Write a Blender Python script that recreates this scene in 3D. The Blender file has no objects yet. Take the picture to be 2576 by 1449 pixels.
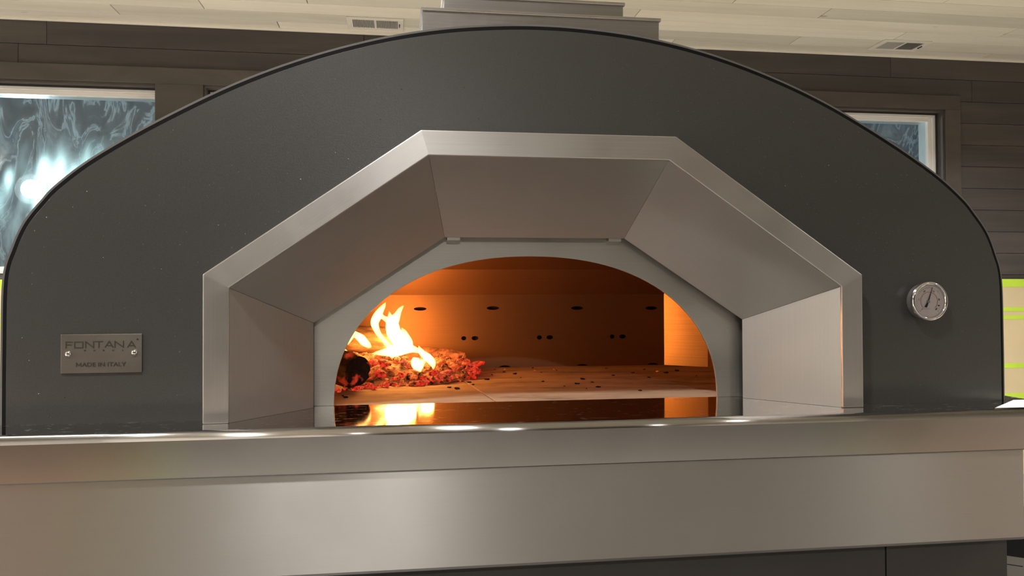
import bpy, bmesh, math, random
from mathutils import Vector, Matrix, noise

random.seed(7)
S = bpy.context.scene
COL = S.collection

# ------------------------------------------------------------------ camera, world, exposure
PW, PH, FPX = 2576, 1449, 1950.0
CAMPOS = Vector((-0.21467, -1.13205, 0.16698))
RX = Vector((0.990134, -0.140057, -0.004254))
UP = Vector((0.002121, -0.015376, 0.999880))
FW = Vector((0.140106, 0.990024, 0.014928))
cd = bpy.data.cameras.new('camera')
cd.sensor_width = 36.0
cd.lens = 36.0 * FPX / PW
cd.clip_start = 0.02
cd.clip_end = 100
cam = bpy.data.objects.new('camera', cd)
COL.objects.link(cam)
cam.matrix_world = Matrix(((RX.x, UP.x, -FW.x, CAMPOS.x), (RX.y, UP.y, -FW.y, CAMPOS.y),
                           (RX.z, UP.z, -FW.z, CAMPOS.z), (0, 0, 0, 1)))
S.camera = cam
S.view_settings.view_transform = 'Standard'
S.view_settings.look = 'None'
S.view_settings.gamma = 1
S.view_settings.use_curve_mapping = False
S.view_settings.exposure = 0.20
S.cycles.use_denoising = True
S.cycles.max_bounces = 10
S.cycles.diffuse_bounces = 5
S.cycles.glossy_bounces = 6
S.cycles.transparent_max_bounces = 12
S.cycles.sample_clamp_indirect = 6.0
S.cycles.caustics_reflective = True
w = bpy.data.worlds.new('night')
S.world = w
w.use_nodes = True
w.node_tree.nodes['Background'].inputs[0].default_value = (0.10, 0.14, 0.22, 1)
w.node_tree.nodes['Background'].inputs[1].default_value = 0.12

FLOOR = -1.20
CEIL = 1.7136
YW = 3.40
LAMP_W = 46.0
LAMP_COL = (1.0, 0.975, 0.945)
FIRE_W = 0.85


def at(u, v, y):
    """a photo pixel carried out to the plane y = const (used to place flames and logs)"""
    d = RX * ((u - PW / 2) / FPX) - UP * ((v - PH / 2) / FPX) + FW
    return CAMPOS + d * ((y - CAMPOS.y) / d.y)


# ------------------------------------------------------------------ material helpers
def new_mat(name):
    m = bpy.data.materials.new(name)
    m.use_nodes = True
    nt = m.node_tree
    return m, nt, nt.nodes['Principled BSDF'], nt.nodes['Material Output']


def N(nt, kind, **kw):
    n = nt.nodes.new(kind)
    for k, v in kw.items():
        if k.startswith('i_'):
            n.inputs[k[2:].replace('_', ' ')].default_value = v
        else:
            setattr(n, k, v)
    return n


def ramp(nt, src, stops):
    r = nt.nodes.new('ShaderNodeValToRGB')
    el = r.color_ramp.elements
    while len(el) < len(stops):
        el.new(0.5)
    for e, (p, c) in zip(el, stops):
        e.position = p
        e.color = (*c, 1) if len(c) == 3 else c
    nt.links.new(src, r.inputs[0])
    return r


def coords(nt, scale, kind='Object'):
    tc = nt.nodes.new('ShaderNodeTexCoord')
    mp = nt.nodes.new('ShaderNodeMapping')
    mp.inputs['Scale'].default_value = scale
    nt.links.new(tc.outputs[kind], mp.inputs[0])
    return mp.outputs[0]


def plain(name, col, rough=0.5, metal=0.0, var=0.12, scale=6.0, spec=0.5):
    m, nt, b, out = new_mat(name)
    nz = N(nt, 'ShaderNodeTexNoise', i_Scale=scale, i_Detail=5.0)
    nt.links.new(coords(nt, (1, 1, 1)), nz.inputs['Vector'])
    lo = tuple(max(0, c * (1 - var)) for c in col)
    hi = tuple(min(1, c * (1 + var)) for c in col)
    r = ramp(nt, nz.outputs[0], [(0.3, lo), (0.7, hi)])
    nt.links.new(r.outputs[0], b.inputs['Base Color'])
    b.inputs['Roughness'].default_value = rough
    b.inputs['Metallic'].default_value = metal
    b.inputs['Specular IOR Level'].default_value = spec
    return m


def steel(name, col=(0.58, 0.565, 0.545), rough=0.30, aniso=0.6, grain=0.10, smudge=0.10, bump=0.05, scratch=0.0):
    """brushed stainless steel; the brushing runs along the mesh's UV u axis"""
    m, nt, b, out = new_mat(name)
    b.inputs['Metallic'].default_value = 1.0
    b.inputs['Anisotropic'].default_value = aniso
    b.inputs['Anisotropic Rotation'].default_value = 0.25      # highlights spread across the brushing
    tg = N(nt, 'ShaderNodeTangent', direction_type='UV_MAP', uv_map='UVMap')
    nt.links.new(tg.outputs[0], b.inputs['Tangent'])
    fine = N(nt, 'ShaderNodeTexNoise', i_Scale=1.0, i_Detail=3.0)
    nt.links.new(coords(nt, (4, 900, 1), 'UV'), fine.inputs['Vector'])
    big = N(nt, 'ShaderNodeTexNoise', i_Scale=9.0, i_Detail=4.0, i_Roughness=0.6)
    nt.links.new(coords(nt, (1, 1, 1)), big.inputs['Vector'])
    rg = ramp(nt, big.outputs[0], [(0.35, (rough - smudge * .5,) * 3), (0.7, (rough + smudge * .5,) * 3)])
    nt.links.new(rg.outputs[0], b.inputs['Roughness'])
    lo = tuple(c * (1 - grain) for c in col)
    hi = tuple(min(1, c * (1 + grain * .6)) for c in col)
    cr = ramp(nt, fine.outputs[0], [(0.3, lo), (0.7, hi)])
    csock = cr.outputs[0]
    if scratch:
        sc = N(nt, 'ShaderNodeTexNoise', i_Scale=1.0, i_Detail=6.0, i_Roughness=0.75, i_Distortion=2.5)
        nt.links.new(coords(nt, (14, 45, 1), 'UV'), sc.inputs['Vector'])
        sm = ramp(nt, sc.outputs[0], [(0.60, (0, 0, 0)), (0.64, (scratch,) * 3)])
        add = N(nt, 'ShaderNodeMixRGB', blend_type='MIX')
        nt.links.new(sm.outputs[0], add.inputs[0])
        nt.links.new(csock, add.inputs[1])
        add.inputs[2].default_value = (0.8, 0.76, 0.72, 1)
        csock = add.outputs[0]
        mr = N(nt, 'ShaderNodeMath', operation='ADD')
        sc2 = N(nt, 'ShaderNodeMath', operation='MULTIPLY')
        nt.links.new(sm.outputs[0], sc2.inputs[0])
        sc2.inputs[1].default_value = 0.5
        nt.links.new(rg.outputs[0], mr.inputs[0])
        nt.links.new(sc2.outputs[0], mr.inputs[1])
        nt.links.new(mr.outputs[0], b.inputs['Roughness'])
    nt.links.new(csock, b.inputs['Base Color'])
    if bump:
        bp = N(nt, 'ShaderNodeBump', i_Strength=bump, i_Distance=0.0006)
        nt.links.new(fine.outputs[0], bp.inputs['Height'])
        nt.links.new(bp.outputs[0], b.inputs['Normal'])
    return m


def wood(name, stops, axis_scale=(1.2, 14, 14), rough=0.6, knots=0.0, knot_col=(0.2, 0.13, 0.09)):
    m, nt, b, out = new_mat(name)
    oi = nt.nodes.new('ShaderNodeObjectInfo')
    off = N(nt, 'ShaderNodeVectorMath', operation='ADD')
    sc = N(nt, 'ShaderNodeMath', operation='MULTIPLY')
    nt.links.new(oi.outputs['Random'], sc.inputs[0])
    sc.inputs[1].default_value = 37.0
    c = coords(nt, axis_scale)
    nt.links.new(c, off.inputs[0])
    nt.links.new(sc.outputs[0], off.inputs[1])
    nz = N(nt, 'ShaderNodeTexNoise', i_Scale=1.0, i_Detail=7.0, i_Roughness=0.6, i_Distortion=0.6)
    nt.links.new(off.outputs[0], nz.inputs['Vector'])
    r = ramp(nt, nz.outputs[0], stops)
    sock = r.outputs[0]
    hv = N(nt, 'ShaderNodeHueSaturation')
    mv = N(nt, 'ShaderNodeMapRange')
    nt.links.new(oi.outputs['Random'], mv.inputs[0])
    mv.inputs[3].default_value = 0.86
    mv.inputs[4].default_value = 1.14
    nt.links.new(mv.outputs[0], hv.inputs['Value'])
    nt.links.new(sock, hv.inputs['Color'])
    sock = hv.outputs[0]
    if knots:
        vo = N(nt, 'ShaderNodeTexVoronoi', i_Scale=1.0)
        o2 = N(nt, 'ShaderNodeVectorMath', operation='ADD')
        nt.links.new(coords(nt, (2.6, 5.2, 0.2)), o2.inputs[0])
        nt.links.new(sc.outputs[0], o2.inputs[1])
        nt.links.new(o2.outputs[0], vo.inputs['Vector'])
        kr = ramp(nt, vo.outputs['Distance'], [(0.03, (knots,) * 3), (0.085, (0, 0, 0))])
        mx = N(nt, 'ShaderNodeMixRGB')
        nt.links.new(kr.outputs[0], mx.inputs[0])
        nt.links.new(sock, mx.inputs[1])
        mx.inputs[2].default_value = (*knot_col, 1)
        sock = mx.outputs[0]
    nt.links.new(sock, b.inputs['Base Color'])
    b.inputs['Roughness'].default_value = rough
    bp = N(nt, 'ShaderNodeBump', i_Strength=0.12, i_Distance=0.002)
    nt.links.new(nz.outputs[0], bp.inputs['Height'])
    nt.links.new(bp.outputs[0], b.inputs['Normal'])
    return m


def emitter(name, col, strength):
    m, nt, b, out = new_mat(name)
    b.inputs['Base Color'].default_value = (0.8, 0.8, 0.8, 1)
    b.inputs['Emission Color'].default_value = (*col, 1)
    b.inputs['Emission Strength'].default_value = strength
    return m


def powder_coat():
    m, nt, b, out = new_mat('anthracite_powder_coat')
    nz = N(nt, 'ShaderNodeTexNoise', i_Scale=420.0, i_Detail=2.0)
    co = coords(nt, (1, 1, 1))
    nt.links.new(co, nz.inputs['Vector'])
    base = ramp(nt, nz.outputs[0], [(0.3, (0.024, 0.024, 0.0235)), (0.7, (0.036, 0.0355, 0.034))])
    vo = N(nt, 'ShaderNodeTexVoronoi', i_Scale=330.0)
    nt.links.new(co, vo.inputs['Vector'])
    sep = nt.nodes.new('ShaderNodeSeparateColor')
    nt.links.new(vo.outputs['Color'], sep.inputs[0])
    gt = N(nt, 'ShaderNodeMath', operation='GREATER_THAN')
    nt.links.new(sep.outputs[0], gt.inputs[0])
    gt.inputs[1].default_value = 0.97
    lt = N(nt, 'ShaderNodeMath', operation='LESS_THAN')
    nt.links.new(vo.outputs['Distance'], lt.inputs[0])
    lt.inputs[1].default_value = 0.25
    mk = N(nt, 'ShaderNodeMath', operation='MULTIPLY')
    nt.links.new(gt.outputs[0], mk.inputs[0])
    nt.links.new(lt.outputs[0], mk.inputs[1])
    mx = N(nt, 'ShaderNodeMixRGB')
    nt.links.new(mk.outputs[0], mx.inputs[0])
    nt.links.new(base.outputs[0], mx.inputs[1])
    mx.inputs[2].default_value = (0.15, 0.147, 0.14, 1)
    nt.links.new(mx.outputs[0], b.inputs['Base Color'])
    nt.links.new(mk.outputs[0], b.inputs['Metallic'])
    b.inputs['Roughness'].default_value = 0.33
    b.inputs['Specular IOR Level'].default_value = 1.0
    # each metal fleck lies at its own tilt
    geo = nt.nodes.new('ShaderNodeNewGeometry')
    sub = N(nt, 'ShaderNodeVectorMath', operation='SUBTRACT')
    nt.links.new(vo.outputs['Color'], sub.inputs[0])
    sub.inputs[1].default_value = (0.5, 0.5, 0.5)
    ms = N(nt, 'ShaderNodeVectorMath', operation='SCALE')
    nt.links.new(sub.outputs[0], ms.inputs[0])
    mm = N(nt, 'ShaderNodeMath', operation='MULTIPLY')
    nt.links.new(mk.outputs[0], mm.inputs[0])
    mm.inputs[1].default_value = 0.8
    nt.links.new(mm.outputs[0], ms.inputs['Scale'])
    bp = N(nt, 'ShaderNodeBump', i_Strength=0.10, i_Distance=0.001)
    nt.links.new(nz.outputs[0], bp.inputs['Height'])
    ad = N(nt, 'ShaderNodeVectorMath', operation='ADD')
    nt.links.new(bp.outputs[0], ad.inputs[0])
    nt.links.new(ms.outputs[0], ad.inputs[1])
    nm = N(nt, 'ShaderNodeVectorMath', operation='NORMALIZE')
    nt.links.new(ad.outputs[0], nm.inputs[0])
    nt.links.new(nm.outputs[0], b.inputs['Normal'])
    return m


M = {}
M['coat'] = powder_coat()
M['steel'] = steel('brushed_steel')
M['steel_trim'] = steel('brushed_steel_trim', col=(0.64, 0.625, 0.605), grain=0.05, rough=0.36, aniso=0.5, smudge=0.06)
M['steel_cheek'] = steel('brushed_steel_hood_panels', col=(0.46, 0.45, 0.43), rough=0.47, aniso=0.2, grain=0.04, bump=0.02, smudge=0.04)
M['steel_plate'] = steel('matte_steel_arch_plate', col=(0.47, 0.455, 0.42), rough=0.46, aniso=0.3, grain=0.05)
M['steel_shelf'] = steel('worn_steel_shelf', col=(0.50, 0.48, 0.455), rough=0.07, aniso=0.2, smudge=0.03, bump=0.008, scratch=0.55)
M['steel_band'] = steel('brushed_steel_shelf_band', col=(0.47, 0.455, 0.435), rough=0.17, aniso=0.9, grain=0.02, bump=0.012, smudge=0.02)
M['steel_apron'] = steel('brushed_steel_apron', col=(0.50, 0.48, 0.455), rough=0.32, aniso=0.93, grain=0.02, bump=0.012, smudge=0.03)
M['steel_flue'] = steel('stainless_flue_steel', col=(0.37, 0.36, 0.355), rough=0.36, aniso=0.4)
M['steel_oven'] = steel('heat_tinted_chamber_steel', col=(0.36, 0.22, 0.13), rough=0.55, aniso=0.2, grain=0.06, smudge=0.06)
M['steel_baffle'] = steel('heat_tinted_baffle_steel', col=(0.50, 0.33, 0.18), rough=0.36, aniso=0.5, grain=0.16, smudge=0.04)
M['chrome'] = plain('chrome', (0.75, 0.75, 0.76), rough=0.08, metal=1.0, var=0.03)
M['black'] = plain('black_enamel', (0.005, 0.005, 0.005), rough=0.6, spec=0.12)
M['shell'] = plain('grey_shell', (0.12, 0.117, 0.11), rough=0.4)
M['dark'] = plain('dark_void', (0.006, 0.005, 0.005), rough=0.9)
M['cabinet'] = plain('charcoal_painted_cabinet', (0.045, 0.041, 0.038), rough=0.6)
M['engrave'] = plain('dark_engraving', (0.018, 0.015, 0.010), rough=0.7)
M['plate'] = steel('nameplate_steel', col=(0.20, 0.185, 0.165), rough=0.42, aniso=0.3, grain=0.04)
M['dial'] = plain('pale_dial_face', (0.80, 0.74, 0.73), rough=0.5, var=0.03)
M['ink'] = plain('black_dial_ink', (0.03, 0.03, 0.035), rough=0.6)
M['red_ink'] = plain('red_dial_ink', (0.45, 0.16, 0.16), rough=0.6)
M['white_metal'] = plain('white_register_enamel', (0.72, 0.68, 0.62), rough=0.4, var=0.04)
M['louver'] = plain('grey_register_louver', (0.38, 0.36, 0.34), rough=0.5, var=0.05)
M['vinyl'] = plain('white_vinyl', (0.74, 0.72, 0.70), rough=0.35, var=0.03)
M['gasket'] = plain('black_gasket', (0.02, 0.022, 0.022), rough=0.5)
M['paper'] = plain('kraft_masking_paper', (0.55, 0.45, 0.27), rough=0.8, var=0.06, scale=3)
M['tape'] = plain('lime_green_tape', (0.46, 0.66, 0.05), rough=0.6, var=0.06)
M['ceiling_wood'] = wood('whitewashed_pine', [(0.3, (0.64, 0.60, 0.52)), (0.55, (0.70, 0.665, 0.59)), (0.75, (0.74, 0.71, 0.64))],
                         rough=0.55, knots=0.6)
M['joint'] = plain('brown_joint', (0.16, 0.10, 0.06), rough=0.9)  # brown backing that shows between the ceiling planks
M['wall_wood'] = wood('dark_stained_boards', [(0.25, (0.034, 0.031, 0.030)), (0.5, (0.058, 0.051, 0.047)), (0.8, (0.090, 0.078, 0.070))],
                      axis_scale=(0.8, 6, 11), rough=0.55)
M['casing_wood'] = wood('dark_stained_casing', [(0.25, (0.05, 0.042, 0.037)), (0.5, (0.068, 0.058, 0.051)), (0.8, (0.09, 0.077, 0.068))],
                        axis_scale=(2, 6, 5), rough=0.5)
M['floor'] = plain('tan_concrete', (0.50, 0.46, 0.40), rough=0.6, var=0.15, scale=1.2)
M['reflection_tint'] = plain('brown_reflection_tint', (0.46, 0.29, 0.19), rough=0.75, var=0.1, scale=2)
M['floor_dark'] = plain('dark_reflection_panel', (0.045, 0.042, 0.040), rough=0.55, var=0.15, scale=2)
M['side_wall'] = plain('tan_board_wall', (0.54, 0.51, 0.47), rough=0.7, var=0.1, scale=1.0)
M['back_wall'] = plain('brown_board_wall', (0.05, 0.043, 0.038), rough=0.7, var=0.2, scale=1.0)
M['white'] = plain('white_reflection', (0.8, 0.78, 0.74), rough=0.6, var=0.03)
M['carton'] = plain('black_carton', (0.015, 0.015, 0.016), rough=0.6)
M['label'] = plain('grey_label_paper', (0.42, 0.40, 0.36), rough=0.7, var=0.05)


def stone_mat():
    m, nt, b, out = new_mat('firebrick_hearth')
    a = N(nt, 'ShaderNodeTexNoise', i_Scale=5.0, i_Detail=8.0, i_Roughness=0.65, i_Distortion=0.5)
    nt.links.new(coords(nt, (1.0, 2.6, 1)), a.inputs['Vector'])
    r = ramp(nt, a.outputs[0], [(0.30, (0.33, 0.22, 0.14)), (0.5, (0.45, 0.31, 0.20)), (0.7, (0.55, 0.40, 0.27))])
    s = N(nt, 'ShaderNodeTexNoise', i_Scale=4.2, i_Detail=6.0, i_Roughness=0.7)
    nt.links.new(coords(nt, (1.0, 2.2, 1)), s.inputs['Vector'])
    k = ramp(nt, s.outputs[0], [(0.50, (0, 0, 0)), (0.66, (0.8, 0.8, 0.8))])
    mx = N(nt, 'ShaderNodeMixRGB')
    nt.links.new(k.outputs[0], mx.inputs[0])
    nt.links.new(r.outputs[0], mx.inputs[1])
    mx.inputs[2].default_value = (0.10, 0.07, 0.05, 1)
    nt.links.new(mx.outputs[0], b.inputs['Base Color'])
    b.inputs['Roughness'].default_value = 0.85
    bp = N(nt, 'ShaderNodeBump', i_Strength=0.25, i_Distance=0.002)
    nt.links.new(a.outputs[0], bp.inputs['Height'])
    nt.links.new(bp.outputs[0], b.inputs['Normal'])
    return m


M['stone'] = stone_mat()


def ember_mat(name, hot, strength, cold_at=0.44, scale=1.7):
    stops = hot or [(0.0, (1.0, 0.085, 0.02)), (0.5, (1.0, 0.14, 0.025)), (1.0, (1.0, 0.23, 0.05))]
    """a burning coal: it glows, with cooler dark char and pale ash in patches of its own"""
    m, nt, b, out = new_mat(name)
    oi = nt.nodes.new('ShaderNodeObjectInfo')
    nz = N(nt, 'ShaderNodeTexNoise', noise_dimensions='4D', i_Scale=scale, i_Detail=4.0, i_Roughness=0.6)
    nt.links.new(coords(nt, (1, 1, 1)), nz.inputs['Vector'])
    mu = N(nt, 'ShaderNodeMath', operation='MULTIPLY')
    nt.links.new(oi.outputs['Random'], mu.inputs[0])
    mu.inputs[1].default_value = 50.0
    nt.links.new(mu.outputs[0], nz.inputs['W'])
    g = ramp(nt, nz.outputs[0], [(cold_at - 0.1, (0.0, 0.0, 0.0)), (cold_at + 0.06, (0.5, 0.5, 0.5)), (0.75, (1, 1, 1))])
    cr = ramp(nt, oi.outputs['Random'], stops)
    mul = N(nt, 'ShaderNodeMath', operation='MULTIPLY')
    nt.links.new(g.outputs[0], mul.inputs[0])
    mul.inputs[1].default_value = strength
    nt.links.new(cr.outputs[0], b.inputs['Emission Color'])
    nt.links.new(mul.outputs[0], b.inputs['Emission Strength'])
    bc = ramp(nt, nz.outputs[0], [(0.35, (0.03, 0.022, 0.02)), (0.6, (0.30, 0.16, 0.09))])
    nt.links.new(bc.outputs[0], b.inputs['Base Color'])
    b.inputs['Roughness'].default_value = 0.9
    bp = N(nt, 'ShaderNodeBump', i_Strength=0.6, i_Distance=0.2 / scale)
    nt.links.new(nz.outputs[0], bp.inputs['Height'])
    nt.links.new(bp.outputs[0], b.inputs['Normal'])
    return m


M['ember'] = ember_mat('glowing_coal', None, 0.85)
M['ember_red'] = ember_mat('red_hot_coal', [(0.0, (1.0, 0.022, 0.012)), (0.5, (1.0, 0.04, 0.018)), (1.0, (1.0, 0.10, 0.05))], 0.95)
M['ember_bed'] = ember_mat('ember_bed', None, 0.32, 0.50, 75.0)
M['ember_log'] = ember_mat('burning_log', None, 0.9, 0.47, 42.0)
M['ember_dim'] = ember_mat('half_burnt_coal', None, 0.5, 0.52)


def log_mat(name, glow, bark=((0.03, 0.022, 0.012), (0.16, 0.12, 0.05), (0.36, 0.26, 0.12))):
    m, nt, b, out = new_mat(name)
    nz = N(nt, 'ShaderNodeTexNoise', i_Scale=1.0, i_Detail=6.0, i_Roughness=0.65)
    nt.links.new(coords(nt, (60, 60, 22)), nz.inputs['Vector'])
    r = ramp(nt, nz.outputs[0], [(0.35, bark[0]), (0.52, bark[1]), (0.68, bark[2])])
    nt.links.new(r.outputs[0], b.inputs['Base Color'])
    b.inputs['Roughness'].default_value = 0.9
    v = N(nt, 'ShaderNodeTexNoise', i_Scale=28.0, i_Detail=3.0)
    nt.links.new(coords(nt, (1, 1, 1)), v.inputs['Vector'])
    g = ramp(nt, v.outputs[0], [(0.58, (0, 0, 0)), (0.70, (1, 1, 1))])
    mul = N(nt, 'ShaderNodeMath', operation='MULTIPLY')
    nt.links.new(g.outputs[0], mul.inputs[0])
    mul.inputs[1].default_value = glow
    b.inputs['Emission Color'].default_value = (1.0, 0.07, 0.025, 1)
    nt.links.new(mul.outputs[0], b.inputs['Emission Strength'])
    bp = N(nt, 'ShaderNodeBump', i_Strength=0.8, i_Distance=0.004)
    nt.links.new(nz.outputs[0], bp.inputs['Height'])
    nt.links.new(bp.outputs[0], b.inputs['Normal'])
    return m


M['bark'] = log_mat('charred_bark', 0.35)
M['bark_lit'] = log_mat('scorched_bark', 0.15, ((0.03, 0.015, 0.01), (0.12, 0.07, 0.04), (0.24, 0.14, 0.08)))
M['char_end'] = log_mat('charred_log_end', 0.5, ((0.010, 0.007, 0.008), (0.022, 0.013, 0.014), (0.05, 0.025, 0.02)))
M['ash'] = plain('black_char', (0.018, 0.012, 0.010), rough=0.9, var=0.3)


def flame_mat():
    m = bpy.data.materials.new('flame_gas')
    m.use_nodes = True
    nt = m.node_tree
    nt.nodes.clear()
    out = nt.nodes.new('ShaderNodeOutputMaterial')
    em = nt.nodes.new('ShaderNodeEmission')
    em.inputs[0].default_value = (1.0, 0.43, 0.12, 1)
    em.inputs[1].default_value = 560.0
    nt.links.new(em.outputs[0], out.inputs['Volume'])
    return m


M['flame'] = flame_mat()


def film_mat():
    """clouded plastic sheeting over the window openings, wet and creased"""
    m = bpy.data.materials.new('clouded_plastic_film')
    m.use_nodes = True
    nt = m.node_tree
    nt.nodes.clear()
    out = nt.nodes.new('ShaderNodeOutputMaterial')
    tr = nt.nodes.new('ShaderNodeBsdfTransparent')
    tr.inputs[0].default_value = (0.86, 0.93, 0.95, 1)
    tl = nt.nodes.new('ShaderNodeBsdfTranslucent')
    tl.inputs[0].default_value = (0.74, 0.86, 0.88, 1)
    rf = nt.nodes.new('ShaderNodeBsdfRefraction')
    rf.inputs['Color'].default_value = (0.70, 0.95, 0.95, 1)
    rf.inputs['Roughness'].default_value = 0.5
    rf.inputs['IOR'].default_value = 1.45
    a = N(nt, 'ShaderNodeTexNoise', i_Scale=5.0, i_Detail=7.0, i_Roughness=0.6, i_Distortion=1.2)
    nt.links.new(coords(nt, (1.6, 1, 0.6)), a.inputs['Vector'])
    r = ramp(nt, a.outputs[0], [(0.32, (0.06, 0.06, 0.06)), (0.47, (0.12, 0.12, 0.12)), (0.505, (0.42, 0.42, 0.42)), (0.54, (0.12, 0.12, 0.12)), (0.70, (0.34, 0.34, 0.34))])
    m1 = nt.nodes.new('ShaderNodeMixShader')
    m1.inputs[0].default_value = 0.30
    nt.links.new(tr.outputs[0], m1.inputs[1])
    nt.links.new(rf.outputs[0], m1.inputs[2])
    m2 = nt.nodes.new('ShaderNodeMixShader')
    nt.links.new(r.outputs[0], m2.inputs[0])
    nt.links.new(m1.outputs[0], m2.inputs[1])
    nt.links.new(tl.outputs[0], m2.inputs[2])
    gl = nt.nodes.new('ShaderNodeBsdfGlossy')
    gl.inputs['Roughness'].default_value = 0.25
    m3 = nt.nodes.new('ShaderNodeMixShader')
    m3.inputs[0].default_value = 0.06
    nt.links.new(m2.outputs[0], m3.inputs[1])
    nt.links.new(gl.outputs[0], m3.inputs[2])
    nt.links.new(m3.outputs[0], out.inputs[0])
    return m


M['film'] = film_mat()


def glass_mat():
    m = bpy.data.materials.new('clear_pane_glass')
    m.use_nodes = True
    nt = m.node_tree
    nt.nodes.clear()
    out = nt.nodes.new('ShaderNodeOutputMaterial')
    tr = nt.nodes.new('ShaderNodeBsdfTransparent')
    gl = nt.nodes.new('ShaderNodeBsdfGlossy')
    gl.inputs['Roughness'].default_value = 0.01
    fr = nt.nodes.new('ShaderNodeFresnel')
    fr.inputs[0].default_value = 1.5
    mx = nt.nodes.new('ShaderNodeMixShader')
    nt.links.new(fr.outputs[0], mx.inputs[0])
    nt.links.new(tr.outputs[0], mx.inputs[1])
    nt.links.new(gl.outputs[0], mx.inputs[2])
    nt.links.new(mx.outputs[0], out.inputs[0])
    return m


M['glass'] = glass_mat()


# ------------------------------------------------------------------ object helpers
def tag(o, label=None, cat=None, group=None, kind=None):
    for k, v in (('label', label), ('category', cat), ('group', group), ('kind', kind)):
        if v:
            o[k] = v
    return o


def thing(name, loc, label, cat, group=None):
    o = bpy.data.objects.new(name, None)
    o.empty_display_size = 0.05
    o.location = loc
    COL.objects.link(o)
    return tag(o, label, cat, group)


def link(o, parent=None):
    COL.objects.link(o)
    if parent is not None:
        o.parent = parent
        if parent.type == 'EMPTY':
            o.matrix_parent_inverse = Matrix.Translation(parent.location).inverted()
    return o


def uv_brush(me, brush):
    lay = me.uv_layers.new(name='UVMap')
    for p in me.polygons:
        n = p.normal
        br = Vector(brush(p) if callable(brush) else brush).normalized()
        b = br - n * br.dot(n)
        if b.length < 1e-3:
            b = n.orthogonal()
        b.normalize()
        t = n.cross(b)
        for li in p.loop_indices:
            co = me.vertices[me.loops[li].vertex_index].co
            lay.data[li].uv = (co.dot(b), co.dot(t))


def finish(name, bm, mat, parent=None, brush=(1, 0, 0), bevel=0.0, smooth=False, segs=2, angle=0.5):
    bmesh.ops.recalc_face_normals(bm, faces=bm.faces[:])
    me = bpy.data.meshes.new(name)
    bm.to_mesh(me)
    bm.free()
    me.materials.append(mat)
    if brush is not None:
        uv_brush(me, brush)
    if smooth:
        for p in me.polygons:
            p.use_smooth = True
    o = bpy.data.objects.new(name, me)
    if bevel:
        md = o.modifiers.new('bevel', 'BEVEL')
        md.width = bevel
        md.segments = segs
        md.limit_method = 'ANGLE'
        md.angle_limit = angle
        md.harden_normals = False
    return link(o, parent)


def bm_poly(verts, faces):
    bm = bmesh.new()
    vs = [bm.verts.new(v) for v in verts]
    for f in faces:
        bm.faces.new([vs[i] for i in f])
    return bm


def box_bm(x0, x1, y0, y1, z0, z1, bm=None):
    bm = bm or bmesh.new()
    v = [bm.verts.new((x, y, z)) for z in (z0, z1) for y in (y0, y1) for x in (x0, x1)]
    for f in ((0, 2, 3, 1), (4, 5, 7, 6), (0, 1, 5, 4), (2, 6, 7, 3), (0, 4, 6, 2), (1, 3, 7, 5)):
        bm.faces.new([v[i] for i in f])
    return bm


def box(name, x0, x1, y0, y1, z0, z1, mat, parent=None, bevel=0.0, brush=(1, 0, 0)):
    return finish(name, box_bm(x0, x1, y0, y1, z0, z1), mat, parent, brush, bevel)


def plate_bm(outer, holes, y0, y1):
    """a flat plate in the XZ plane with holes, y0 (front) to y1 (back)"""
    bm = bmesh.new()
    edges = []
    for loop in [outer] + holes:
        vs = [bm.verts.new((x, y0, z)) for x, z in loop]
        for i in range(len(vs)):
            edges.append(bm.edges.new((vs[i], vs[(i + 1) % len(vs)])))
    r = bmesh.ops.triangle_fill(bm, use_beauty=True, use_dissolve=False, edges=edges, normal=(0, -1, 0))
    faces = [g for g in r['geom'] if isinstance(g, bmesh.types.BMFace)]
    ex = bmesh.ops.extrude_face_region(bm, geom=faces)
    bmesh.ops.translate(bm, verts=[g for g in ex['geom'] if isinstance(g, bmesh.types.BMVert)], vec=(0, y1 - y0, 0))
    return bm


def hexa_bm(front, back):
    """closed block between two matching 4-point loops"""
    return bm_poly(list(front) + list(back), [(0, 1, 2, 3), (7, 6, 5, 4)] + [(i, i + 4, (i + 1) % 4 + 4, (i + 1) % 4) for i in range(4)])


def lathe_bm(profile, axis_pt, n=40, bm=None):
    """profile of (radius, y) revolved round the axis through axis_pt running along Y"""
    bm = bm or bmesh.new()
    rings = []
    for r, y in profile:
        if r < 1e-6:
            rings.append([bm.verts.new((axis_pt[0], axis_pt[1] + y, axis_pt[2]))])
        else:
            rings.append([bm.verts.new((axis_pt[0] + r * math.cos(2 * math.pi * k / n), axis_pt[1] + y,
                                        axis_pt[2] + r * math.sin(2 * math.pi * k / n))) for k in range(n)])
    for a, b in zip(rings, rings[1:]):
        for k in range(n):
            k2 = (k + 1) % n
            if len(a) == 1:
                bm.faces.new((a[0], b[k], b[k2]))
            elif len(b) == 1:
                bm.faces.new((a[k], b[0], a[k2]))
            else:
                bm.faces.new((a[k], b[k], b[k2], a[k2]))
    return bm


def catmull(pts, per=8):
    P = [Vector(p) for p in pts]
    P = [P[0] * 2 - P[1]] + P + [P[-1] * 2 - P[-2]]
    out = []
    for i in range(1, len(P) - 2):
        for k in range(per):
            t = k / per
            a, b, c, d = P[i - 1], P[i], P[i + 1], P[i + 2]
            out.append(0.5 * ((2 * b) + (c - a) * t + (2 * a - 5 * b + 4 * c - d) * t * t + (3 * b - a - 3 * c + d) * t ** 3))
    out.append(P[-2])
    return out


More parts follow.
